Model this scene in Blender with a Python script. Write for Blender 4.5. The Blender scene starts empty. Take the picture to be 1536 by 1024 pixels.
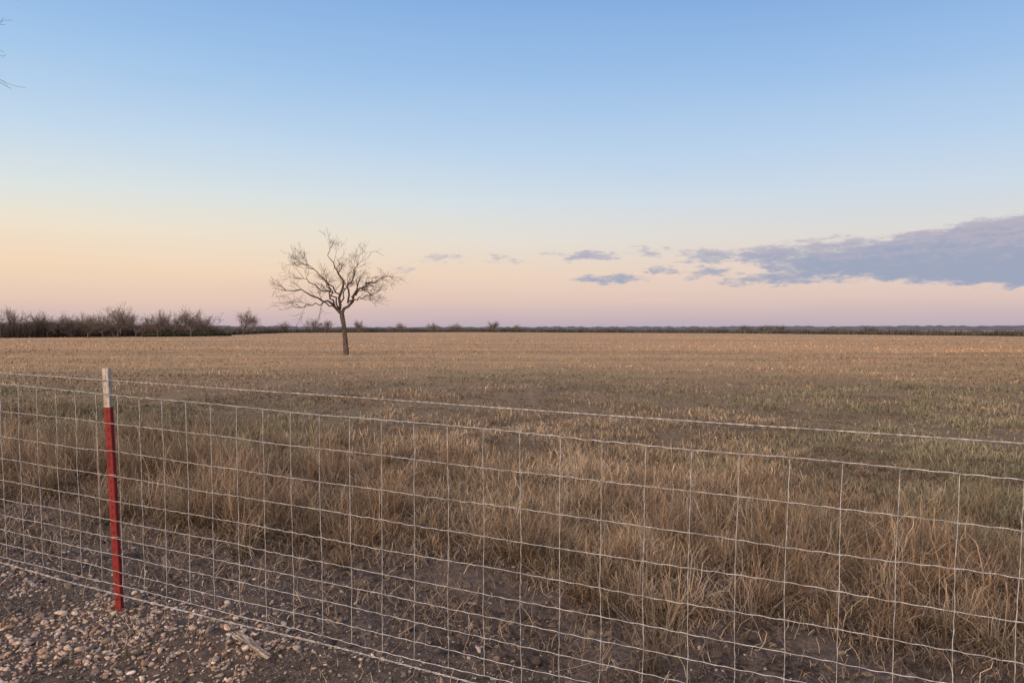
import bpy, bmesh, math, random
import numpy as np
from mathutils import Vector, Matrix
random.seed(7)
R = np.random.default_rng(11)
scene = bpy.context.scene
COL = scene.collection

# ---------------------------------------------------------------- helpers
TBL = np.random.default_rng(3).random((256, 256))
def vnoise(x, y):
    x = np.asarray(x, float); y = np.asarray(y, float)
    xi = np.floor(x).astype(int); yi = np.floor(y).astype(int)
    fx = x-xi; fy = y-yi
    fx = fx*fx*(3-2*fx); fy = fy*fy*(3-2*fy)
    a = TBL[xi & 255, yi & 255]; b = TBL[(xi+1) & 255, yi & 255]
    c = TBL[xi & 255, (yi+1) & 255]; d = TBL[(xi+1) & 255, (yi+1) & 255]
    return (a*(1-fx)+b*fx)*(1-fy)+(c*(1-fx)+d*fx)*fy
def fbm(x, y, o=4):
    s = 0; a = .5; t = 0
    for i in range(o):
        s = s+a*vnoise(x*2**i+17.3*i, y*2**i+5.1*i); t += a; a *= .5
    return s/t
def sstep(a, b, x):
    t = np.clip((x-a)/(b-a), 0, 1); return t*t*(3-2*t)
def fs(x, y):      # distance past the fence line, into the field
    return .4186*x+.908*y-3.092
def gz0(x, y):
    x = np.asarray(x, float); y = np.asarray(y, float)
    near = 1-sstep(14, 30, np.hypot(x, y))
    s = fs(x, y)
    z = (fbm(x*.7+40, y*.7+9, 3)-.5)*.09*near
    dirt = sstep(.1, .7, s)*near
    z = z+(fbm(x*3.5+4, y*3.5+90, 4)-.5)*.11*dirt
    z = z+(fbm(x*13+4, y*13+90, 2)-.5)*.036*dirt
    z = z-.03*np.exp(-((s-1.0)/.6)**2)*near
    return z
ZREF = float(gz0(-2.46, 4.54))
def gz(x, y):      # ground height
    near = 1-sstep(8, 20, np.hypot(x, y))
    return gz0(x, y)-(ZREF+.050)*near

def mesh_from(name, V, F, mat, col=None, smooth=False):
    me = bpy.data.meshes.new(name)
    V = np.asarray(V, np.float32); F = np.asarray(F, np.int32)
    me.vertices.add(len(V)); me.vertices.foreach_set("co", V.ravel())
    k = F.shape[1]
    me.loops.add(F.size); me.loops.foreach_set("vertex_index", F.ravel())
    me.polygons.add(len(F)); me.polygons.foreach_set("loop_start", np.arange(len(F), dtype=np.int32)*k)
    me.update(calc_edges=True)
    if smooth:
        me.polygons.foreach_set("use_smooth", np.ones(len(F), bool))
    if col is not None:
        at = me.color_attributes.new("Col", 'FLOAT_COLOR', 'POINT')
        c = np.ones((len(V), 4), np.float32); c[:, :3] = col
        at.data.foreach_set("color", c.ravel())
    me.materials.append(mat)
    ob = bpy.data.objects.new(name, me); COL.objects.link(ob)
    return ob

def tube(path, rad, sides=6):
    P = np.asarray(path, float); n = len(P)
    rad = np.broadcast_to(np.asarray(rad, float), (n,))
    T = np.gradient(P, axis=0); T /= np.linalg.norm(T, axis=1)[:, None]+1e-9
    up = np.array([0, 0, 1.]) if abs(T[:, 2]).mean() < .8 else np.array([0, 1., 0])
    A = np.cross(T, up); A /= np.linalg.norm(A, axis=1)[:, None]+1e-9
    B = np.cross(T, A)
    an = np.linspace(0, 2*math.pi, sides, endpoint=False)
    V = P[:, None]+rad[:, None, None]*(A[:, None]*np.cos(an)[None, :, None]+B[:, None]*np.sin(an)[None, :, None])
    V = V.reshape(-1, 3)
    i = np.arange(n-1)[:, None]*sides; j = np.arange(sides)[None]; j2 = (j+1) % sides
    F = np.stack([i+j, i+j2, i+sides+j2, i+sides+j], -1).reshape(-1, 4)
    return V, F
def merge(parts):
    Vs = []; Fs = []; o = 0
    for V, F in parts:
        Vs.append(V); Fs.append(F+o); o += len(V)
    return np.concatenate(Vs), np.concatenate(Fs)
def meta(o, label, cat, kind=None, group=None):
    o["label"] = label; o["category"] = cat
    if kind: o["kind"] = kind
    if group: o["group"] = group
def parent(ch, pa):
    ch.parent = pa
    ch.matrix_parent_inverse = Matrix.Translation(pa.location).inverted()

class NT:
    def __init__(s, tree): s.t = tree; s.n = tree.nodes; s.l = tree.links
    def set(s, sock, v):
        if isinstance(v, bpy.types.NodeSocket): s.l.new(v, sock)
        elif isinstance(v, (tuple, list)) and len(v) == 3 and sock.type == 'RGBA': sock.default_value = (*v, 1)
        else: sock.default_value = v
    def m(s, op, a, b=None, c=None, clamp=False):
        n = s.n.new('ShaderNodeMath'); n.operation = op; n.use_clamp = clamp
        s.set(n.inputs[0], a)
        if b is not None: s.set(n.inputs[1], b)
        if c is not None: s.set(n.inputs[2], c)
        return n.outputs[0]
    def mix(s, f, a, b, mode='MIX'):
        n = s.n.new('ShaderNodeMix'); n.data_type = 'RGBA'; n.blend_type = mode
        s.set(n.inputs[0], f); s.set(n.inputs[6], a); s.set(n.inputs[7], b)
        return n.outputs[2]
    def rng(s, v, a, b, c=0., d=1., smooth=True):
        n = s.n.new('ShaderNodeMapRange'); n.interpolation_type = 'SMOOTHSTEP' if smooth else 'LINEAR'
        s.set(n.inputs[0], v)
        for i, q in enumerate((a, b, c, d)): n.inputs[i+1].default_value = q
        return n.outputs[0]
    def noise(s, vec, scale, detail=4, rough=.55, dist=0.):
        n = s.n.new('ShaderNodeTexNoise'); s.set(n.inputs['Vector'], vec)
        n.inputs['Scale'].default_value = scale; n.inputs['Detail'].default_value = detail
        n.inputs['Roughness'].default_value = rough; n.inputs['Distortion'].default_value = dist
        return n.outputs['Fac']
    def vmul(s, v, k):
        n = s.n.new('ShaderNodeVectorMath'); n.operation = 'MULTIPLY'; s.set(n.inputs[0], v); n.inputs[1].default_value = k
        return n.outputs[0]
    def sep(s, v):
        n = s.n.new('ShaderNodeSeparateXYZ'); s.set(n.inputs[0], v); return n.outputs
    def comb(s, x, y, z=0.):
        n = s.n.new('ShaderNodeCombineXYZ'); s.set(n.inputs[0], x); s.set(n.inputs[1], y); s.set(n.inputs[2], z); return n.outputs[0]
    def bump(s, h, st, dist):
        n = s.n.new('ShaderNodeBump'); s.set(n.inputs['Height'], h); n.inputs['Strength'].default_value = st
        n.inputs['Distance'].default_value = dist; return n.outputs[0]

def new_mat(name):
    m = bpy.data.materials.new(name); m.use_nodes = True
    N = NT(m.node_tree); b = m.node_tree.nodes['Principled BSDF']
    b.inputs['Roughness'].default_value = .9
    b.inputs['Specular IOR Level'].default_value = .2
    return m, N, b
def geo(N): return N.n.new('ShaderNodeNewGeometry').outputs['Position']
def objc(N): return N.n.new('ShaderNodeTexCoord').outputs['Object']

def attr_mat(name, translucent=0., spec=.1, nscale=0):
    m, N, b = new_mat(name)
    a = N.n.new('ShaderNodeAttribute'); a.attribute_name = "Col"
    c = a.outputs['Color']
    if nscale:
        f = N.noise(geo(N), nscale, 5, .7)
        f = N.rng(f, .3, .7, .6, 1.25)
        n = N.n.new('ShaderNodeVectorMath'); n.operation = 'SCALE'; N.set(n.inputs[0], c); N.set(n.inputs['Scale'], f)
        c = n.outputs[0]
    N.set(b.inputs['Base Color'], c); b.inputs['Specular IOR Level'].default_value = spec
    if translucent:
        t = N.n.new('ShaderNodeBsdfTranslucent'); N.set(t.inputs[0], c)
        mx = N.n.new('ShaderNodeMixShader'); mx.inputs[0].default_value = translucent
        N.l.new(b.outputs[0], mx.inputs[1]); N.l.new(t.outputs[0], mx.inputs[2])
        N.l.new(mx.outputs[0], N.n['Material Output'].inputs[0])
    return m
def simple_mat(name, c1, c2, scale, rough=.9, bump=.3, bd=.01, spec=.2, metal=0., stretch=(1, 1, 1)):
    m, N, b = new_mat(name)
    v = N.vmul(geo(N), stretch)
    f = N.noise(v, scale, 6, .65)
    N.set(b.inputs['Base Color'], N.mix(N.rng(f, .35, .65), c1, c2))
    b.inputs['Roughness'].default_value = rough; b.inputs['Specular IOR Level'].default_value = spec
    b.inputs['Metallic'].default_value = metal
    if bump: N.set(b.inputs['Normal'], N.bump(f, bump, bd))
    return m

# ---------------------------------------------------------------- camera
cam = bpy.data.cameras.new("camera"); co = bpy.data.objects.new("camera", cam); COL.objects.link(co)
cam.lens = 26; cam.sensor_width = 36; cam.clip_start = .05; cam.clip_end = 12000
co.location = (0, 0, 1.72)
PIT = 3.5
co.rotation_euler = (math.radians(90-PIT), 0, 0)
cam.shift_y = (math.tan(math.radians(PIT))*1109-18)/1536
scene.camera = co

# ---------------------------------------------------------------- world
def s2l(c):
    return tuple(((v/255+.055)/1.055)**2.4 if v/255 > .04045 else v/255/12.92 for v in c)
w = bpy.data.worlds.new("World"); scene.world = w; w.use_nodes = True
N = NT(w.node_tree); bg = w.node_tree.nodes['Background']
d = N.n.new('ShaderNodeTexCoord').outputs['Generated']
dx, dy, dz = N.sep(d)[:3]
az = N.m('MULTIPLY', N.m('ARCTAN2', dx, dy), 57.2958)
el = N.m('MULTIPLY', N.m('ARCSINE', dz), 57.2958)
def ramp(fac, stops):
    n = N.n.new('ShaderNodeValToRGB'); N.set(n.inputs[0], fac); cr = n.color_ramp
    cr.interpolation = 'LINEAR'
    while len(cr.elements) < len(stops): cr.elements.new(.5)
    for e, (p, c) in zip(cr.elements, stops): e.position = p; e.color = (*s2l(c), 1)
    return n.outputs[0]
lown = N.noise(N.comb(N.m('MULTIPLY', az, .03), N.m('MULTIPLY', el, .25)), 1.0, 3)
elw = N.m('ADD', el, N.m('MULTIPLY', N.m('SUBTRACT', lown, .5), 1.4))
fac = N.m('DIVIDE', elw, 40, clamp=True)
E = lambda a: a/40
left = ramp(fac, [(0, (186, 170, 182)), (E(.8), (206, 183, 184)), (E(2.2), (230, 200, 182)), (E(4.2), (243, 215, 186)),
                  (E(6.8), (239, 226, 205)), (E(9.5), (221, 228, 226)), (E(13), (196, 217, 236)), (E(18), (163, 198, 234)),
                  (E(25), (129, 172, 225)), (E(32), (104, 150, 210)), (1, (88, 132, 198))])
right = ramp(fac, [(0, (184, 172, 184)), (E(.8), (200, 181, 186)), (E(2.2), (222, 197, 188)), (E(4.2), (230, 209, 196)),
                   (E(6.8), (220, 218, 215)), (E(9.5), (205, 218, 231)), (E(13), (184, 209, 236)), (E(18), (155, 191, 232)),
                   (E(25), (120, 163, 219)), (E(32), (100, 146, 207)), (1, (84, 128, 196))])
sky = N.mix(N.rng(az, -38, 34), left, right)
# clouds : ragged strips low over the horizon
u = N.m('MULTIPLY', az, .45); v = N.m('MULTIPLY', el, 1.5)
cv = N.comb(u, v)
n1 = N.noise(cv, 1.1, 8, .64); n2 = N.noise(N.comb(N.m('ADD', u, 31.), v), 1.1, 8, .64)
fine = N.noise(N.comb(N.m('ADD', u, 7.), v), 1.5, 9, .70, .5)
azd = N.m('ADD', az, N.m('MULTIPLY', N.m('SUBTRACT', n1, .5), 7.5))
eld = N.m('ADD', el, N.m('MULTIPLY', N.m('SUBTRACT', n2, .5), 1.7))
clouds = [(6.0, 5.6, 3.0, .52, 1.05), (7.4, 3.8, 3.6, .6, 1.1), (-5.3, 5.4, 2.6, .6, .6), (-.6, 5.35, 1.6, .4, .7),
          (10.5, 5.85, 2.0, .65, .8), (15.0, 5.45, 3.0, .8, 1.05), (11.3, 4.4, 1.9, .55, 1.0), (14.6, 4.15, 2.8, .6, 1.0),
          (19.5, 3.65, 5.2, .65, 1.05), (19.3, 5.3, 4.4, .95, 1.3), (23.5, 5.8, 5.0, .9, 1.1), (24.0, 4.6, 6.4, 1.5, 1.7), (29.5, 4.75, 7.6, 2.0, 2.3),
          (34.5, 4.95, 8.0, 2.6, 3.0), (41, 5.0, 9.5, 2.9, 3.2), (-8.6, 4.4, 1.4, .36, .7), (3.2, 5.7, 2.0, .4, .6), (52, 4.8, 9, 1.8, 1.5)]
field = None
for a0, e0, ra, re, st in clouds:
    p = N.m('POWER', N.m('DIVIDE', N.m('SUBTRACT', azd, a0), ra), 2)
    q = N.m('POWER', N.m('DIVIDE', N.m('SUBTRACT', eld, e0), re), 2)
    r = N.m('MULTIPLY', N.m('SUBTRACT', 1., N.m('ADD', p, q), clamp=True), st)
    field = r if field is None else N.m('MAXIMUM', field, r)
dens = N.m('ADD', field, N.m('MULTIPLY', N.m('SUBTRACT', fine, .53), 2.6))
dens = N.m('MULTIPLY', N.rng(dens, .05, 1.30), N.rng(field, .0, .45))
sh = N.m('ADD', N.m('SUBTRACT', el, 5.5), N.m('MULTIPLY', N.m('SUBTRACT', fine, .5), 9))
cc = N.mix(N.rng(sh, -1.4, 2.0), s2l((148, 162, 188)), s2l((180, 173, 190)))
cc = N.mix(N.rng(dens, .05, .6), s2l((204, 190, 196)), cc)
sky = N.mix(N.m('MULTIPLY', dens, .90), sky, cc)
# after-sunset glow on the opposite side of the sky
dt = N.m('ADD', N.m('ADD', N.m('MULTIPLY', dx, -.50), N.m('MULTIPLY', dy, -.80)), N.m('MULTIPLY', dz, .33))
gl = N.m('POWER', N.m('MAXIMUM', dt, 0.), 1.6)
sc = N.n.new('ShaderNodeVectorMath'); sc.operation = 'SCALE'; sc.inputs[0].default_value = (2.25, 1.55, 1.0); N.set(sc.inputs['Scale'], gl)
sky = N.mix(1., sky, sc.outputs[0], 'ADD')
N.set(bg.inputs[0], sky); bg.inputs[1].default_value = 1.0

sl = bpy.data.lights.new("dusk_sun", 'SUN'); so = bpy.data.objects.new("dusk_sun", sl); COL.objects.link(so)
sl.energy = 1.25; sl.angle = math.radians(32); sl.color = (1, .87, .74)
so.rotation_euler = Vector((.50, .80, -.62)).to_track_quat('-Z', 'Y').to_euler()

# ---------------------------------------------------------------- ground
def axis(a, b, step, far):
    c = list(np.arange(a, b, step)); s = step; x = c[-1]
    while x < far: s *= 1.25; x += s; c.append(x)
    s = step; x = a; l = []
    while x > -far: s *= 1.25; x -= s; l.append(x)
    return np.array(l[::-1]+c)
gx = axis(-8, 7, .025, 4500); gy = axis(2.2, 9, .025, 4500)
GX, GY = np.meshgrid(gx, gy)
V = np.stack([GX, GY, gz(GX, GY)], -1).reshape(-1, 3)
nx = len(gx); i = np.arange(len(gy)-1)[:, None]*nx; j = np.arange(nx-1)[None]
F = np.stack([i+j, i+j+1, i+nx+j+1, i+nx+j], -1).reshape(-1, 4)
m, N, b = new_mat("soil_and_field")
P = geo(N); px, py, pz = N.sep(P)[:3]
s = N.m('SUBTRACT', N.m('ADD', N.m('MULTIPLY', px, .4186), N.m('MULTIPLY', py, .908)), 3.092)
big = N.noise(P, 1.3, 4); fine = N.noise(P, 14, 8, .72); grit = N.noise(P, 90, 4, .7)
soil = N.mix(N.rng(fine, .38, .62), (.040, .029, .022), (.170, .124, .09))
soil = N.mix(N.rng(big, .42, .62, 0, .5), soil, (.20, .15, .11))
soil = N.mix(N.rng(grit, .56, .70, 0, .6), soil, (.36, .28, .21))
soil = N.mix(N.rng(grit, .32, .42, .6, 0), soil, (.025, .019, .014))
grav = N.mix(N.rng(fine, .35, .65), (.08, .058, .042), (.20, .145, .105))
far1 = N.noise(N.vmul(P, (.25, .6, 1)), 1., 7, .72); far2 = N.noise(N.vmul(P, (.012, .10, 1)), 1., 4, .6)
fieldc = N.mix(N.rng(far1, .38, .62), (.41, .26, .135), (.27, .20, .105))
fieldc = N.mix(N.rng(far2, .42, .6, 0, .7), fieldc, (.50, .30, .145))
dist = N.m('SQRT', N.m('ADD', N.m('POWER', px, 2), N.m('POWER', py, 2)))
mat_ = N.mix(N.rng(grit, .35, .65), (.085, .068, .045), (.26, .20, .125))
fieldc = N.mix(N.rng(dist, 8, 45, .95, 0.), fieldc, mat_)
sn = N.m('ADD', s, N.m('MULTIPLY', N.m('SUBTRACT', big, .5), 1.6))
c = N.mix(N.rng(sn, -.15, .35), grav, soil)
c = N.mix(N.rng(sn, 2.5, 5.0), c, fieldc)
N.set(b.inputs['Base Color'], c)
hh = N.m('ADD', N.m('MULTIPLY', fine, .7), N.m('MULTIPLY', grit, .3))
N.set(b.inputs['Normal'], N.bump(hh, 1., .06))
ground = mesh_from("ground", V, F, m, smooth=True)
meta(ground, "dark bare soil by the fence turning into a wide dry hay field", "ground", "structure")

# ---------------------------------------------------------------- blades
def blades(name, x, y, h, wd, lean, phi, cb, ct, mat, z=None, seg=3, th=None, jit=.12, broken=0., curl=1.):
    n = len(x)
    if z is None: z = gz(x, y)-.01
    th = R.uniform(0, math.pi, n) if th is None else th
    side = np.stack([np.cos(th), np.sin(th), np.zeros(n)], -1)
    V = []; C = []
    p = np.stack([x, y, z], -1); L = h/seg
    brk = np.where(R.random(n) < broken, R.integers(1, max(seg, 2), n), 99)
    for k in range(seg+1):
        t = k/seg
        col = cb*(1-t)+ct*t
        if k < seg:
            ww = (wd*(1-.7*t**1.5)/2)[:, None]
            V += [p-side*ww, p+side*ww]; C += [col, col]
            a = lean*(.3+1.2*curl*(t+.5/seg))+R.normal(0, jit, n)+np.where(k >= brk, 1.25, 0)
            a = np.clip(a, -.3, 1.9); ph = phi+R.normal(0, jit*2, n)
            p = p+np.stack([np.sin(a)*np.cos(ph), np.sin(a)*np.sin(ph), np.cos(a)], -1)*L[:, None]
            p[:, 2] = np.maximum(p[:, 2], z+.006)
        else:
            V += [p]; C += [col]
    nv = 2*seg+1
    V = np.stack(V, 1).reshape(-1, 3); C = np.stack(C, 1).reshape(-1, 3)
    t = []
    for k in range(seg-1):
        a = 2*k; t += [(a, a+1, a+3), (a, a+3, a+2)]
    a = 2*(seg-1); t += [(a, a+1, a+2)]
    F = (np.arange(n)[:, None, None]*nv+np.array(t)[None]).reshape(-1, 3)
    return mesh_from(name, V, F, mat, C)
gm = attr_mat("dry_grass_blades", .10)
def pal(n, cols, wts, jit=.18):
    cols = np.array(cols); k = R.choice(len(cols), n, p=np.array(wts)/sum(wts))
    return cols[k]*(1+R.normal(0, jit, n))[:, None].clip(.4, 1.7)
TAN = (.47, .325, .195); STRAW = (.68, .53, .36); BROWN = (.225, .148, .088); GREY = (.30, .245, .185); OLIVE = (.19, .175, .10); RUST = (.35, .205, .11)
def front(x): return 1.85-.50*sstep(-.6, 1.6, x)+(fbm(x*1.3+3, x*0+7, 3)-.5)*1.7

# tall roadside belt: ragged clumps with gaps, thinning out into the field
nc = 3900
cx = R.uniform(-13, 10, nc); cs = front(cx)+R.gamma(1.25, 1.75, nc)
cs = np.where(R.random(nc) < .06, cs-.5*R.random(nc), cs)
cy = (cs+3.092-.4186*cx)/.908
pat = fbm(cx*1.4+60, cy*1.4+20, 4)
keep = (cs < 13) & (pat > .33+.10*sstep(3, 8, cs)) & (cy > 1.5)
cx, cy, cs, pat = cx[keep], cy[keep], cs[keep], pat[keep]
hc = (.13+.58*np.clip((pat-.33)*2.3, 0, 1))*(1-.70*sstep(2.6, 8.0, cs))*(.45+.9*R.random(len(cx)))
nb = (36+46*R.random(len(cx))).astype(int)
ci = np.repeat(np.arange(len(cx)), nb); n = len(ci)
rr = np.abs(R.normal(0, .058, n)); pa = R.uniform(0, 2*math.pi, n)
x = cx[ci]+rr*np.cos(pa); y = cy[ci]+rr*np.sin(pa)
h = hc[ci]*(.4+.85*R.random(n))
cl = R.normal(0, .45, len(cx))[ci]; cph = R.uniform(0, 6.28, len(cx))[ci]
lean = np.abs(R.normal(0, .50, n)+cl)+.06+rr*3.5
lean = np.where(R.random(n) < .28, R.uniform(.9, 1.8, n), lean)
rsel = R.random(n)
phi = np.where(rsel < .4, pa, np.where(rsel < .7, cph, R.uniform(0, 6.28, n)))+R.normal(0, .5, n)
ccol = pal(len(cx), [TAN, STRAW, BROWN, GREY, RUST, OLIVE], [3.4, 1.3, 3.6, 2.8, 2.6, 1.2], .25)[ci]
ct = ccol*.6+pal(n, [TAN, STRAW, BROWN, GREY, RUST], [3.2, 3, 3.4, 2.2, 1.4], .32)*.4
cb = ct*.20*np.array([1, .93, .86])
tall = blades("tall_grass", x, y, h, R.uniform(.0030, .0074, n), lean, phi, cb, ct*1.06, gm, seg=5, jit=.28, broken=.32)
meta(tall, "tall tangled dry tan grass growing along the fence", "grass", "stuff")
print("tall blades", n)
# matted dead thatch between the clumps
n = 62000
xx = R.uniform(-12, 9, n); s_ = front(xx)-.3+R.gamma(1.6, 1.3, n); yy = (s_+3.092-.4186*xx)/.908
kp = (s_ < 8) & (yy > 1.5) & (s_ > .7); xx, yy = xx[kp], yy[kp]; n = len(xx)
ct = pal(n, [GREY, BROWN, TAN, STRAW, (.09, .066, .046)], [2, 3, 1.6, .6, 3.6], .2)*.75
th_ = blades("grass_thatch", xx, yy, R.uniform(.08, .26, n), R.uniform(.0028, .006, n), R.uniform(.6, 1.4, n), R.uniform(0, 6.28, n), ct*.4, ct, gm, seg=3, jit=.28, broken=.25)
meta(th_, "low matted dead grass between taller tufts", "grass", "stuff")

# short field grass
n = 520000
u_ = R.uniform(1/300, 1/5.0, n); yy = 1/u_
xx = yy*R.uniform(-.88, .88, n)
s_ = fs(xx, yy); keep = s_-front(xx) > .7+.6*R.random(n)
xx, yy, s_ = xx[keep], yy[keep], s_[keep]; n = len(xx); dd = np.hypot(xx, yy)
g1 = fbm(xx*.16+8, yy*.26+3, 5); g2 = fbm(xx*1.1+1, yy*1.1+33, 4); g3 = fbm(xx*.07+5, yy*.16+71, 5); g4 = fbm(xx*.42+51, yy*.55+11, 4)
green = (.12+.68*sstep(.42, .58, g1))*(1-sstep(26, 75, dd))*(.55+.45*sstep(.42, .58, g2))
h = (.065+.11*sstep(.38, .64, g2))*(.4+1.0*R.random(n))*(1+.5*(s_ < 7))*(.8+.3*sstep(30, 80, dd))
wd = np.maximum(.0050, .00105*dd)*(.5+1.0*R.random(n))
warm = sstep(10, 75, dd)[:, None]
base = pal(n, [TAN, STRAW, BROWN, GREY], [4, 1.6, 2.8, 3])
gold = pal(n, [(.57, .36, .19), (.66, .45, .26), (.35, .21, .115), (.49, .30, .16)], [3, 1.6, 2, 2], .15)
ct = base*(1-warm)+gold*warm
v1 = .66+.42*sstep(.38, .62, g3)+.30*(sstep(.38, .62, g2)-.4)*(1-.5*warm[:, 0])+.42*(sstep(.40, .60, g4)-.45)*(1-.45*warm[:, 0])
ct = ct*v1.clip(.35, 1.5)[:, None]
grn = pal(n, [(.25, .235, .135), (.33, .30, .185), (.19, .185, .11)], [2, 1.6, 1.4])*(.65+.35*sstep(.4, .6, g2)+.25*sstep(.4, .6, g4))[:, None]
ct = ct*(1-green[:, None])+grn*green[:, None]
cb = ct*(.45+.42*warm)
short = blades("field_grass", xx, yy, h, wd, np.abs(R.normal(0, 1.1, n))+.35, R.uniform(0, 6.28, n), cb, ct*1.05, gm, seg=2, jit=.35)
meta(short, "short mown dry grass with faint green patches across the field", "grass", "stuff")

# litter of dead blades on the bare strip and over the gravel
n = 72000
xx = R.uniform(-9, 6, n); s_ = R.uniform(-1.2, 3.2, n)
yy = (s_+3.092-.4186*xx)/.908
lit = fbm(xx*1.9+9, yy*1.9+2, 4); pr = np.clip(.22+.8*sstep(.46, .60, lit)*sstep(.1, 1.2, s_)+.5*sstep(1.3, 2.0, s_), 0, 1)
pr = np.where(s_ < .05, .12+.35*sstep(.5, .62, lit), pr)
keep = (R.random(n) < pr) & (yy > 1.6)
xx, yy, s_ = xx[keep], yy[keep], s_[keep]; n = len(xx)
ct = pal(n, [GREY, BROWN, TAN, STRAW, (.09, .065, .048)], [3, 3, 2.4, 1.4, 2.4])*.95
litter = blades("dead_grass_litter", xx, yy, R.uniform(.03, .21, n), R.uniform(.0022, .0055, n), R.uniform(1.25, 1.9, n), R.uniform(0, 6.28, n), ct*.8, ct, gm, z=gz(xx, yy)+R.uniform(.002, .015, n)+.008*(s_ < .1), seg=3, curl=.5, jit=.3)
meta(litter, "matted dead grass and straw lying on dark soil", "grass litter", "stuff")

# ---------------------------------------------------------------- gravel
bm = bmesh.new(); bmesh.ops.create_icosphere(bm, subdivisions=2, radius=1)
IV = np.array([v.co[:] for v in bm.verts]); IF = np.array([[v.index for v in f.verts] for f in bm.faces]); bm.free()
def stones(name, x, y, r, cols, mat, bury=.25, smooth=True, rough=0.):
    n = len(x)
    sc = np.stack([r*R.uniform(.8, 1.35, n), r*R.uniform(.5, 1.0, n), r*R.uniform(.38, .7, n)], -1)
    pert = np.ones((n, len(IV)))
    for k in range(8):
        dv = R.normal(size=(n, 3)); dv /= np.linalg.norm(dv, axis=1)[:, None]
        dd_ = np.einsum('vk,nk->nv', IV, dv); lim = R.uniform(.40, .8, n)[:, None]
        pert = np.where(dd_ > lim, np.minimum(pert, .2+.8*lim/np.maximum(dd_, .1)), pert)
    if rough: pert = pert*(1+R.normal(0, rough, pert.shape))
    L = IV[None]*pert[..., None]*sc[:, None]
    th = R.uniform(0, 6.28, n); c, s = np.cos(th)[:, None], np.sin(th)[:, None]
    t1 = R.normal(0, .25, n)[:, None]; Z = L[..., 2]+L[..., 0]*np.sin(t1)
    X = L[..., 0]*c-L[..., 1]*s; Y = L[..., 0]*s+L[..., 1]*c
    z0 = gz(x, y)+sc[:, 2]*(1-2*bury)
    V = np.stack([X+x[:, None], Y+y[:, None], Z+z0[:, None]], -1).reshape(-1, 3)
    F = (np.arange(n)[:, None, None]*len(IV)+IF[None]).reshape(-1, 3)
    return mesh_from(name, V, F, mat, np.repeat(cols, len(IV), 0), smooth=smooth)
sm = attr_mat("river_stone", 0, .2, 70)
n = 24000
x = R.uniform(-5.4, 1.4, n); s_ = R.uniform(-1.5, .24, n)+.16*R.normal(size=n)
y = (s_+3.092-.4186*x)/.908
r = np.clip(R.lognormal(math.log(.0105), .50, n), .003, .038)
darkz = sstep(.46, .58, fbm(x*1.7+2, y*1.7+50, 3)+.13*sstep(-1.6, -.8, x))
dirtp = sstep(.54, .66, fbm(x*2.6+72, y*2.6+5, 3))
r = r*(1-.3*darkz)
keep = ~((darkz > .6) & (R.random(n) < .15)) & (R.random(n) < 1-.45*sstep(0, .5, s_)) & (R.random(n) < 1-.5*dirtp); x, y, r, darkz, s_ = x[keep], y[keep], r[keep], darkz[keep], s_[keep]
n = len(x)
c = pal(n, [(.46, .32, .22), (.58, .45, .33), (.38, .25, .17), (.30, .24, .19), (.62, .52, .42), (.19, .145, .11), (.37, .32, .28)], [3.8, 3, 3.2, 2.6, 1.2, 2.4, 1.6], .2)*.9
dk = pal(n, [(.075, .065, .056), (.13, .11, .09), (.20, .165, .13), (.36, .29, .22)], [3, 3, 2.0, .9], .2)
c = np.where((R.random(n) < darkz*.85)[:, None], dk, c)
gravel = stones("gravel", x, y, r, c, sm, .28)
meta(gravel, "rounded tan and grey river pebbles along the fence foot", "gravel", "stuff")
n = 9000
x = R.uniform(-8, 3.5, n); s_ = .1+R.gamma(1.1, .65, n); y = (s_+3.092-.4186*x)/.908
keep = (s_ < 2.8) & (R.random(n) < (1-.6*sstep(-2.2, .5, x))) & (y > 1.6)
x, y = x[keep], y[keep]; n = len(x)
r = np.clip(R.lognormal(math.log(.0078), .5, n), .003, .026)
c = pal(n, [(.22, .18, .145), (.32, .26, .205), (.14, .11, .09), (.42, .34, .27)], [3, 2, 2, 1], .2)
g2_ = stones("loose_stones", x, y, r, c, sm, .35)
meta(g2_, "small grey stones scattered on bare dark soil", "stones", "stuff")
n = 12000
x = R.uniform(-8, 4.5, n); s_ = R.uniform(.15, 2.8, n); y = (s_+3.092-.4186*x)/.908
keep = (fbm(x*2.2+31, y*2.2+7, 3) > .44) & (y > 1.6); x, y = x[keep], y[keep]; n = len(x)
r = np.clip(R.lognormal(math.log(.014), .55, n), .004, .05)
c = pal(n, [(.12, .088, .065), (.17, .125, .09), (.075, .056, .043)], [3, 2, 2], .15)
cl_ = stones("soil_clods", x, y, r, c, sm, .42, smooth=False, rough=.09)
meta(cl_, "crumbly dark brown clods on trampled soil", "soil", "stuff")

# a few small green weeds at the gravel
wx = []; wy = []
for (a, b_) in [(-2.06, 3.92), (-2.38, 3.84), (-1.98, 5.4)]:
    k = 34; wx += list(a+R.normal(0, .03, k)); wy += list(b_+R.normal(0, .025, k))
wx = np.array(wx); wy = np.array(wy); n = len(wx)
ct = pal(n, [(.11, .13, .06), (.15, .16, .08), (.2, .17, .09)], [3, 2, 1])
weeds = blades("green_weeds", wx, wy, R.uniform(.015, .035, n), R.uniform(.004, .008, n), R.uniform(.3, 1.3, n), R.uniform(0, 6.28, n), ct*.6, ct, gm, z=gz(wx, wy)+.012, seg=3)
meta(weeds, "low green weeds sprouting between pebbles", "weeds", "stuff")

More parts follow.
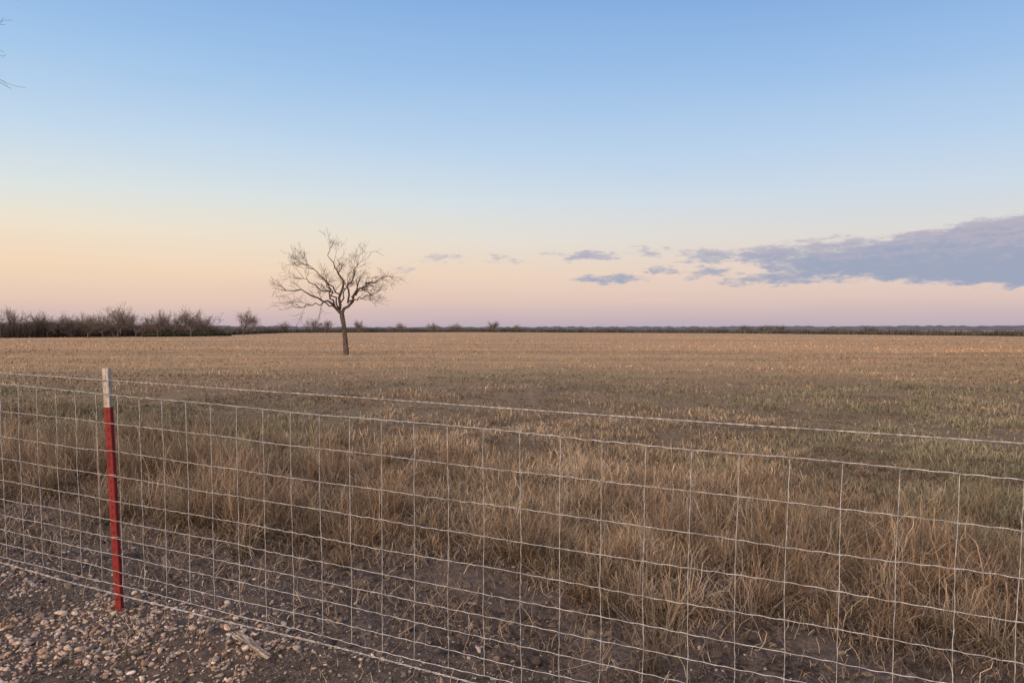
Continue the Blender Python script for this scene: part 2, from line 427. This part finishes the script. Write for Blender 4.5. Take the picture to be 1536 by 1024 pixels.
# ---------------------------------------------------------------- weathered stick
def stick():
    bm = bmesh.new(); rnd = random.Random(4)
    L = .38; nseg = 18; prof = 10; rings = []
    for i in range(nseg+1):
        t = i/nseg; ring = []
        wv = .026*(1-.55*t)*(1 if 0 < i < nseg else .7)*(.9+.2*rnd.random())
        for k in range(prof):
            a = 2*math.pi*k/prof
            rr = 1+.22*math.sin(k*2.3+.4)+rnd.uniform(-.08, .08)
            xe = (t-.5)*L+(rnd.uniform(-.03, .03) if i in (0, nseg) else 0)
            ring.append(bm.verts.new((xe, wv*rr*math.cos(a)+.010*math.sin(t*4), .008*rr*math.sin(a)+.004*math.sin(t*7+k))))
        rings.append(ring)
    for i in range(nseg):
        for k in range(prof):
            bm.faces.new((rings[i][k], rings[i][(k+1) % prof], rings[i+1][(k+1) % prof], rings[i+1][k]))
    bm.faces.new(rings[0][::-1]); bm.faces.new(rings[-1])
    for q in range(6):
        sg = 1 if q < 4 else -1
        yb = rnd.uniform(-.012, .012); zb = rnd.uniform(.0, .006); xb = sg*L*.36
        a = [bm.verts.new((xb, yb-.005, zb)), bm.verts.new((xb, yb+.005, zb)), bm.verts.new((xb, yb, zb+.006))]
        tip = bm.verts.new((sg*(L*.5+rnd.uniform(.015, .05)), yb*1.6, zb+rnd.uniform(-.004, .006)))
        for e in range(3): bm.faces.new((a[e], a[(e+1) % 3], tip))
    me = bpy.data.meshes.new("weathered_wood_piece"); bm.to_mesh(me); bm.free()
    m, N, b = new_mat("grey_weathered_wood")
    oc = objc(N)
    g = N.noise(N.vmul(oc, (6, 140, 140)), 1., 5, .7)
    N.set(b.inputs['Base Color'], N.mix(N.rng(g, .40, .60), (.09, .072, .056), (.46, .38, .29)))
    N.set(b.inputs['Normal'], N.bump(g, .9, .005))
    me.materials.append(m)
    o = bpy.data.objects.new("weathered_wood_piece", me); COL.objects.link(o)
    o.location = (-1.44, 3.99, float(gz(-1.44, 3.99))+.032); o.rotation_euler = (.15, .02, math.radians(-44))
    meta(o, "pale splintered weathered wood piece lying on dark gravel", "wood")
stick()

# ---------------------------------------------------------------- fence
FD = Vector((1, -.461, 0)).normalized(); FNn = Vector((-.4186, -.908, 0))   # toward the road
BX, BY = -2.49, 4.552
def fpt(X, off=0.):
    Y = 4.53-.461*(X+2.44)
    return X+FNn.x*off, Y+FNn.y*off
def ztop(X): return 1.346-(X+3.46)*.0290
fence = bpy.data.objects.new("wire_fence", None); COL.objects.link(fence)
fence.location = (BX, BY, 0)
meta(fence, "woven galvanised wire field fence on red metal post", "fence")
wire_m = simple_mat("galvanised_wire", (.28, .265, .24), (.60, .575, .53), 25, .5, .1, .001, .5, .2)
red_m, N, b = new_mat("red_post_paint")
P = geo(N); f = N.noise(N.vmul(P, (1, 1, .35)), 30, 6, .7); f2 = N.noise(P, 160, 3)
c = N.mix(N.rng(f, .45, .65), (.225, .020, .015), (.12, .016, .013))
c = N.mix(N.rng(f2, .64, .72), c, (.26, .15, .12))
N.set(b.inputs['Base Color'], c); b.inputs['Roughness'].default_value = .65; b.inputs['Specular IOR Level'].default_value = .3
N.set(b.inputs['Normal'], N.bump(f, .3, .002))
white_m, N, b = new_mat("weathered_white_paint")
P = geo(N); f = N.noise(N.vmul(P, (3, 3, .5)), 30, 6, .7)
N.set(b.inputs['Base Color'], N.mix(N.rng(f, .38, .60), (.54, .485, .40), (.30, .25, .20))); b.inputs['Roughness'].default_value = .6

ROW = np.cumsum([0, .178, .178, .152, .152, .127, .114, .102, .102, .09])
X0, X1 = -6.9, 3.05
rw = R
parts = []
Xs = np.arange(X0, X1+.001, .02)
def wirepath(dz, off, amp, seed):
    X = Xs
    Z = ztop(X)-dz+amp*(fbm(X*1.7+seed*7, X*0+seed*3.3, 3)-.5)*5
    Z = Z+.0016*np.sin(X*2*math.pi/.088+seed)*(.5+vnoise(X*3+seed, X*0))
    O = off+.012*(vnoise(X*2.1+seed*5, X*0+.5)-.5)
    Y = 4.53-.461*(X+2.44)
    return np.stack([X+FNn.x*O, Y+FNn.y*O, Z], -1)
rows = []
for k, dzr in enumerate(ROW):
    p = wirepath(dzr, .0, .0042, k+1); rows.append(p)
    parts.append(tube(p, .0020 if k in (0, 9) else .0017, 6))
cols = np.arange(1.096-.176*45, X1, .176)
cols = cols[cols > X0+.03]
for q, X in enumerate(cols):
    pts = []
    for k in range(10):
        xx = X+.005*(rw.random()-.5)+.010*(vnoise(X*2+9, k*.35)-.5)
        z = np.interp(xx, rows[k][:, 0], rows[k][:, 2]); y = np.interp(xx, rows[k][:, 0], rows[k][:, 1])
        pts.append((xx, y-.002, z))
    full = []
    for k in range(9):
        a = np.array(pts[k]); b_ = np.array(pts[k+1])
        for t in (0, .25, .5, .75):
            q_ = a+(b_-a)*t
            if t: q_ = q_+np.array([.003*(rw.random()-.5), .003*(rw.random()-.5), 0])
            full.append(q_)
    full.append(np.array(pts[-1]))
    parts.append(tube(full, .0017, 5))
    for pnt in pts:
        ts = np.linspace(0, 1, 13); an = ts*2*math.pi*2
        dirv = np.array([FD.x, FD.y, 0]); nn = np.array([FNn.x, FNn.y, 0])
        path = np.array(pnt)+np.outer((ts-.5)*.013, dirv)+.0032*(np.outer(np.cos(an), nn)+np.outer(np.sin(an), [0, 0, 1]))
        parts.append(tube(path, .0015, 4))
wm = mesh_from("woven_wire_mesh", *merge(parts), wire_m, smooth=True)
def twisted(name, zf, off, r, pitch, rad):
    X = np.arange(X0, X1, .011); out = []
    for ph in (0, math.pi):
        a = X*2*math.pi/pitch+ph
        Y = 4.53-.461*(X+2.44); O = off+rad*np.cos(a)
        Z = zf(X)+rad*np.sin(a)
        out.append(tube(np.stack([X+FNn.x*O, Y+FNn.y*O, Z], -1), r, 5))
    return mesh_from(name, *merge(out), wire_m, smooth=True)
tw = twisted("top_wire", lambda X: 1.427-(X+3.46)*.0205+.004*(vnoise(X*1.3, X*0)-.5), .0, .0013, .075, .0013)
bw = twisted("bottom_wire", lambda X: ztop(X)-1.235+.02*(vnoise(X*1.1+3, X*0)-.5), .02, .0018, .10, .003)
for o in (wm, tw, bw): parent(o, fence)

def prism(bm, outline, z0, z1, shear):
    a = [bm.verts.new((p[0]+shear*z0, p[1], z0)) for p in outline]
    b_ = [bm.verts.new((p[0]+shear*z1, p[1], z1)) for p in outline]
    n = len(outline)
    for i in range(n): bm.faces.new((a[i], a[(i+1) % n], b_[(i+1) % n], b_[i]))
    bm.faces.new(a[::-1]); bm.faces.new(b_)
OUT = [(-.028, 0), (-.024, -.0035), (.024, -.0035), (.028, 0), (.028, .004), (.004, .006), (.003, .040), (-.003, .040), (-.004, .006), (-.028, .004)]
def post_mesh(name, z0, z1, mat, seed):
    bm = bmesh.new(); prism(bm, OUT, z0, z1, 0)
    z = math.ceil(z0/.054)*.054+.01
    while z < z1-.02:
        st = [(-.0055, -.0075), (.0055, -.0075), (.0085, -.0036), (-.0085, -.0036)]
        prism(bm, st, z, z+.022, 0); z += .054
    bmesh.ops.recalc_face_normals(bm, faces=bm.faces)
    me = bpy.data.meshes.new(name); bm.to_mesh(me); bm.free(); me.materials.append(mat); return me
red_me = post_mesh("post", -.4, 1.238, red_m, 1); wh_me = post_mesh("white_post_tip", 1.238, 1.480, white_m, 2)
ang = math.atan2(FD.y, FD.x)
def add_post(X, leanx, leany):
    p = bpy.data.objects.new("post", red_me); COL.objects.link(p)
    px_, py_ = fpt(X, -.012)
    p.location = (px_, py_, 0); p.rotation_euler = (leany, leanx, ang)
    p["label"] = "leaning red painted metal T-post with white tip"
    t = bpy.data.objects.new("white_post_tip", wh_me); COL.objects.link(t)
    t.parent = p
    p.parent = fence; p.matrix_parent_inverse = Matrix.Translation(fence.location).inverted()
    for zc in (1.40, ztop(X)-.0, ztop(X)-.508, ztop(X)-.90):
        pts = []
        for i in range(25):
            a2 = i/24*2*math.pi
            pts.append((.033*math.cos(a2), .010-.024*math.sin(a2)*(1 if math.sin(a2) > 0 else .6), zc+.007*math.sin(a2*1.0+.6)+.002*i/24))
        c_ = mesh_from("wire_clip", *tube(np.array(pts), .0019, 5), wire_m, smooth=True)
        c_.parent = p
    return p
add_post(BX, -.031, 0.0)
add_post(-6.88, .0, 0.0); add_post(3.03, .01, 0)

# ---------------------------------------------------------------- trees
bark = simple_mat("dark_rough_bark", (.05, .038, .03), (.14, .108, .085), 9, .95, .8, .04, .1, 0, (1, 1, .3))
twigm = simple_mat("bare_twigs", (.060, .045, .036), (.12, .09, .07), 3, .95, .2, .01, .1)
def smoothpath(pts, n, rnd, wob):
    P = np.array(pts, float); t = np.linspace(0, 1, len(P)); tt = np.linspace(0, 1, n)
    Q = np.stack([np.interp(tt, t, P[:, k]) for k in range(3)], -1)
    for _ in range(2): Q[1:-1] = (Q[:-2]+2*Q[1:-1]+Q[2:])/4
    Q[1:-1] += np.array([[rnd.gauss(0, wob) for _ in range(3)] for _ in range(n-2)])
    return Q
def child(out, p, d, L, r, level, maxl, rnd, wander, up, tmin, nk, outward=None):
    n = max(4, 7-level); pts = [np.array(p)]; d = np.array(d)/np.linalg.norm(d)
    for i in range(n):
        d = d+np.array([rnd.gauss(0, wander), rnd.gauss(0, wander), rnd.gauss(0, wander)+up]); d /= np.linalg.norm(d)
        pts.append(pts[-1]+d*L/n)
    pts = np.array(pts); rad = np.linspace(r, max(r*.35, tmin), len(pts))
    out.append((pts, rad, level))
    if level < maxl:
        k = nk[level] if level < len(nk) else nk[-1]
        for j in range(k):
            f = rnd.uniform(.2, 1.0) if j else 1.0
            i = min(int(f*n), n-1); q = pts[i]+(pts[i+1]-pts[i])*(f*n-i)
            t = pts[i+1]-pts[i]; t /= np.linalg.norm(t)
            v = np.array([rnd.gauss(0, 1) for _ in range(3)]); v -= t*v.dot(t); v /= np.linalg.norm(v)
            a = rnd.uniform(.35, .95); dd_ = t*math.cos(a)+v*math.sin(a)
            child(out, q, dd_, L*rnd.uniform(.5, .8), max(rad[i]*.6, tmin), level+1, maxl, rnd, wander, up, tmin, nk)
def tree_obj(name, loc, trunk_paths, paths, label, cat="tree", group=None, bm_=None, tm_=None):
    e = bpy.data.objects.new(name, None); COL.objects.link(e); e.location = loc
    T = mesh_from("trunk", *merge([tube(p, r, 10) for p, r in trunk_paths]), bm_ or bark, smooth=True)
    C = mesh_from("crown", *merge([tube(p, r, 6 if l < 1 else (4 if l < 2 else 3)) for p, r, l in paths]), tm_ or twigm, smooth=True)
    T.parent = e; C.parent = e
    meta(e, label, cat, None, group)
    return e, T, C
rnd = random.Random(33)
limbs = [
 ([(-.2, 0, 2.8), (.5, .2, 3.7), (.95, .4, 4.5), (1.8, .6, 4.9), (3.0, .7, 5.35)], .12),
 ([(-.25, 0, 2.8), (-.45, .1, 3.9), (-.15, .2, 5.0), (-.6, .2, 5.9), (-1.2, .3, 6.7)], .12),
 ([(-.25, 0, 2.75), (-.8, -.1, 3.4), (-1.8, -.2, 3.7), (-2.8, -.4, 4.35), (-4.1, -.5, 4.3)], .11),
 ([(-.6, 0, 3.1), (-1.1, .3, 4.2), (-2.3, .5, 4.8), (-3.1, .7, 5.4)], .075),
 ([(-.7, 0, 3.2), (-1.4, .4, 3.5), (-2.6, .6, 3.4), (-3.5, .5, 3.2)], .055),
 ([(.2, 0, 3.5), (.3, -.4, 4.5), (.75, -.6, 5.4), (1.0, -.7, 6.1)], .075),
 ([(.3, 0, 3.6), (1.1, -.4, 3.8), (2.0, -.7, 4.1)], .055),
 ([(-.3, 0, 3.1), (-.4, 1.2, 4.1), (-.4, 2.2, 4.7), (-.1, 2.8, 5.2)], .06),
 ([(-.3, 0, 3.1), (-.6, -1.3, 4.0), (-.5, -2.2, 4.5), (-.9, -2.8, 4.9)], .06),
 ([(-.4, .1, 4.1), (-1.0, -.8, 5.0), (-1.7, -1.2, 5.6), (-2.2, -1.4, 5.9)], .05),
 ([(.4, .2, 3.9), (1.2, 1.0, 4.6), (1.7, 1.5, 5.3)], .05),
]
paths = []
for pts, r in limbs:
    Q = smoothpath(pts, 13, rnd, .08); rad = np.linspace(r, .016, 13); paths.append((Q, rad, 0))
    cen = np.array([-.5, 0, 3.6])
    for j in range(7):
        i = rnd.randint(4, 12); t = Q[min(i+1, 12)]-Q[i-1]; t /= np.linalg.norm(t)
        v = np.array([rnd.gauss(0, 1), rnd.gauss(0, 1), rnd.gauss(.2, .9)]); v -= t*v.dot(t); v /= np.linalg.norm(v)
        o_ = Q[i]-cen; o_ /= np.linalg.norm(o_)+.1
        child(paths, Q[i], t*.5+v*.75+o_*.5, rnd.uniform(.5, 1.3), max(rad[i]*.5, .015), 1, 3, rnd, .15, .03, .0058, [0, 4, 4])
Tp = [(np.array([(0.06, 0, -.15), (.04, 0, .05), (.02, 0, .5), (-.03, .02, 1.2), (-.10, 0, 2.0), (-.20, 0, 2.6), (-.24, 0, 3.0)]),
       np.array([.28, .205, .175, .16, .15, .165, .12]))]
tree_obj("bare_tree", (-11.25, 50, 0), Tp, paths, "lone leafless spreading mesquite tree standing in dry field")

# overhanging tree just past the fence
rnd = random.Random(5); paths = []
hub = (-6.3, 8.2, 4.9)
ol = [([(-9, 8.6, 2.6), (-8.2, 8.5, 3.7), (-7.2, 8.3, 4.6), hub], .07)]
ol += [([(-9, 8.6, 2.7), (-9.3, 8.9, 4), (-9, 9.2, 5.4), (-8.7, 9.6, 6.6)], .08), ([(-9, 8.6, 2.7), (-10, 8.4, 3.7), (-11.2, 8.6, 4.6)], .07),
       ([(-9, 8.6, 2.7), (-9.2, 7.6, 3.8), (-9.5, 6.6, 4.8)], .06), ([(-8.2, 8.5, 3.7), (-7.9, 8.9, 4.8), (-7.6, 9.0, 6.0)], .05)]
for pts, r in ol:
    Q = smoothpath(pts, 10, rnd, .03); rad = np.linspace(r, .02, 10); paths.append((Q, rad, 0))
    for j in range(5):
        i = rnd.randint(3, 8); child(paths, Q[i], (rnd.gauss(-.4, .5), rnd.gauss(0, .7), rnd.uniform(.1, 1)), rnd.uniform(.6, 1.1), .014, 1, 3, rnd, .2, .05, .003, [0, 4, 4])
for tip in [(-5.46, 8, 4.08), (-5.30, 8, 4.26), (-5.42, 8, 4.46), (-5.44, 8.05, 4.60), (-5.40, 8, 4.78), (-5.34, 8, 4.92), (-5.40, 8, 5.20), (-5.46, 8, 4.36)]:
    mid = ((hub[0]*.5+tip[0]*.5), 8.1, (hub[2]*.35+tip[2]*.65)+.10)
    Q = smoothpath([hub, mid, tip], 10, rnd, .006); paths.append((Q, np.linspace(.007, .0016, 10), 1))
    for j in range(3):
        i = rnd.randint(4, 8); t = Q[i+1]-Q[i]
        child(paths, Q[i], t/np.linalg.norm(t)+np.array([0, rnd.gauss(0, .2), rnd.gauss(0, .3)]), rnd.uniform(.10, .22), .0024, 2, 3, rnd, .06, 0, .0015, [0, 0, 2])
Tp = [(np.array([(-9.1, 8.6, -.2), (-9.08, 8.6, .3), (-9.0, 8.6, 1.4), (-9, 8.6, 2.8)]), np.array([.2, .14, .12, .09]))]
tree_obj("overhanging_tree", (0, 0, 0), Tp, paths, "leafless tree with thin drooping twigs reaching over the fence")

# distant bare trees
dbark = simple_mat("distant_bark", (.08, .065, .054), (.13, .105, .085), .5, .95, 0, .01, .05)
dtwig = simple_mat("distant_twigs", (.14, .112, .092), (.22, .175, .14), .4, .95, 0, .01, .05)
variants = []
for sd in range(5):
    rnd = random.Random(40+sd); paths = []
    wide = rnd.uniform(.7, 1.25) if sd != 2 else .45
    tp = [(np.array([(0, 0, -.2), (.05, 0, .6), (.1*rnd.gauss(0, 1), 0, 1.5)]), np.array([.2, .15, .12]))]
    top = tp[0][0][-1]
    for j in range(8):
        a = rnd.uniform(0, 6.28)
        child(paths, top*rnd.uniform(.6, 1), (math.cos(a)*wide, math.sin(a)*wide, rnd.uniform(.5, 1.2)), rnd.uniform(2.0, 2.9), .09, 1, 4, rnd, .15, .05, .015, [0, 6, 5, 4])
    variants.append((tp, paths))
src = []
def far_tree(vi, x, y, sc, zr, label):
    for s0 in src:
        if s0[0] == vi:
            e = s0[1].copy(); COL.objects.link(e)
            for part in s0[2:]:
                p_ = part.copy(); p_.parent = e; COL.objects.link(p_)
            break
    else:
        tp, pp = variants[vi]
        e, T, C = tree_obj("distant_tree", (0, 0, 0), tp, pp, label, "tree", "bare trees along the field edge", dbark, dtwig)
        src.append((vi, e, T, C))
    e.location = (x, y, 0); e.scale = (sc[0], sc[0], sc[1]); e.rotation_euler = (0, 0, zr)
    e["label"] = label
LB = "leafless tree in the brush along the field edge"
for vi, px_, d_, sx, sz in [(0, -30, 150, 1.1, .95), (1, 12, 152, 1.2, .98), (3, 72, 158, 1.2, .86), (0, 98, 165, 1.1, .82), (4, 133, 160, 1.2, .88), (2, 178, 160, 1.4, 1.04),
                            (1, 205, 175, 1.1, .88), (3, 238, 172, 1.2, .98), (4, 262, 178, 1.1, .94), (0, 287, 175, 1.25, 1.05), (2, 310, 190, 1.3, .82), (3, 48, 160, 1.1, .74), (1, 155, 168, 1.1, .84)]:
    far_tree(vi, (px_-768)/1109*d_, d_, (sx, sz), px_*.7, LB)
for vi, px_, d_, sx, sz, lb in [(0, 366, 225, 1.3, 1.2, "round leafless tree standing apart from the brush"),
        (3, 425, 330, 1.1, .85, LB), (4, 468, 340, 1.3, 1.15, LB), (1, 490, 345, 1.0, 1.0, LB), (0, 538, 330, 1.0, .95, LB),
        (1, 602, 420, 1., .9, LB), (4, 648, 410, 1.2, .95, LB), (3, 684, 430, 1.3, .85, LB), (0, 740, 400, 1.4, 1.0, LB), (2, 775, 420, 1, .7, LB),
        (3, 1120, 330, 1.2, .60, LB), (1, 1150, 320, 1.2, .6, LB), (0, 1170, 320, 1.1, .58, LB), (4, 1300, 270, 1.2, .5, LB)]:
    far_tree(vi, (px_-768)/1109*d_, d_, (sx, sz), px_*.7, lb)

# brush thickets
def thicket(name, pts, hts, n, depth, wd, cols, wts, label, low=.35, var=1.1):
    P = np.array(pts, float); sl_ = np.concatenate([[0], np.cumsum(np.linalg.norm(np.diff(P, axis=0), axis=1))])
    t = R.uniform(0, sl_[-1], n); x = np.interp(t, sl_, P[:, 0]); y = np.interp(t, sl_, P[:, 1]); hh = np.interp(t, sl_, hts)
    dd_ = R.uniform(0, depth, n); rn = np.hypot(x, y); x = x+x/rn*dd_; y = y+y/rn*dd_
    h = hh*(low+var*fbm(t*.14+5, dd_*.2, 4))*(.35+.65*np.sqrt(R.random(n)))
    ct = pal(n, cols, wts, .25)*(.7+.6*fbm(t*.2+50, dd_*.1, 3))[:, None]
    o = blades(name, x, y, h, wd*(.6+.8*R.random(n)), np.abs(R.normal(0, .45, n)), R.uniform(0, 6.28, n), ct*.7, ct, gm, z=np.zeros(n)-.05, seg=2)
    meta(o, label, "brush", "stuff")
thicket("brush_thicket", [(-150, 138), (-102, 148), (-93, 180), (-84, 212)], [4.2, 4.2, 4.2, 3.4], 70000, 12, .10,
        [(.15, .118, .093), (.19, .15, .115), (.10, .082, .067), (.13, .122, .08)], [4, 2.4, 3, 1.4], "dense dark leafless brush lining the field", .62, .55)
thicket("green_hedge", [(-86, 172), (-74, 195)], [1.4, 1.2], 4000, 3, .2,
        [(.08, .09, .048), (.11, .11, .065)], [2, 1], "low dark green shrubs at the field edge")
thicket("far_brush", [(-84, 212), (-116, 381), (-29, 477), (95, 330), (128, 185), (175, 150)], [2.4, 3.2, 3.2, 2.4, 2.0, 2.0], 60000, 30, .25,
        [(.12, .105, .088), (.15, .125, .10), (.08, .074, .066), (.11, .105, .07)], [4, 2, 3, 1.5], "low grey brown brush along the far field boundary", .0, 1.6)
# far wooded ridge
az_ = np.linspace(-60, 60, 900); rad = 1500.
hgt = 3.8+4.*fbm(az_*.09+20, az_*0+3, 3)+3.6*fbm(az_*3, az_*0, 4)
x = rad*np.sin(np.radians(az_)); y = rad*np.cos(np.radians(az_))
rows_ = []
for f_, k in ((-60, 0.), (-20, .6), (0, 1.), (60, .8)):
    rows_.append(np.stack([x*(1+f_/rad), y*(1+f_/rad), -.5+hgt*k], -1))
V = np.concatenate(rows_); nn = len(az_)
i = np.arange(3)[:, None]*nn; j = np.arange(nn-1)[None]
F = np.stack([i+j, i+j+1, i+nn+j+1, i+nn+j], -1).reshape(-1, 4)
hm = simple_mat("hazy_woods", (.115, .118, .13), (.16, .16, .17), .05, 1, 0, .01, 0)
hill = mesh_from("wooded_hills", V, F, hm, smooth=True)
meta(hill, "low hazy blue wooded ridge on the horizon", "hills", "structure")

scene.view_settings.view_transform = 'Standard'; scene.view_settings.look = 'None'; scene.view_settings.exposure = 0
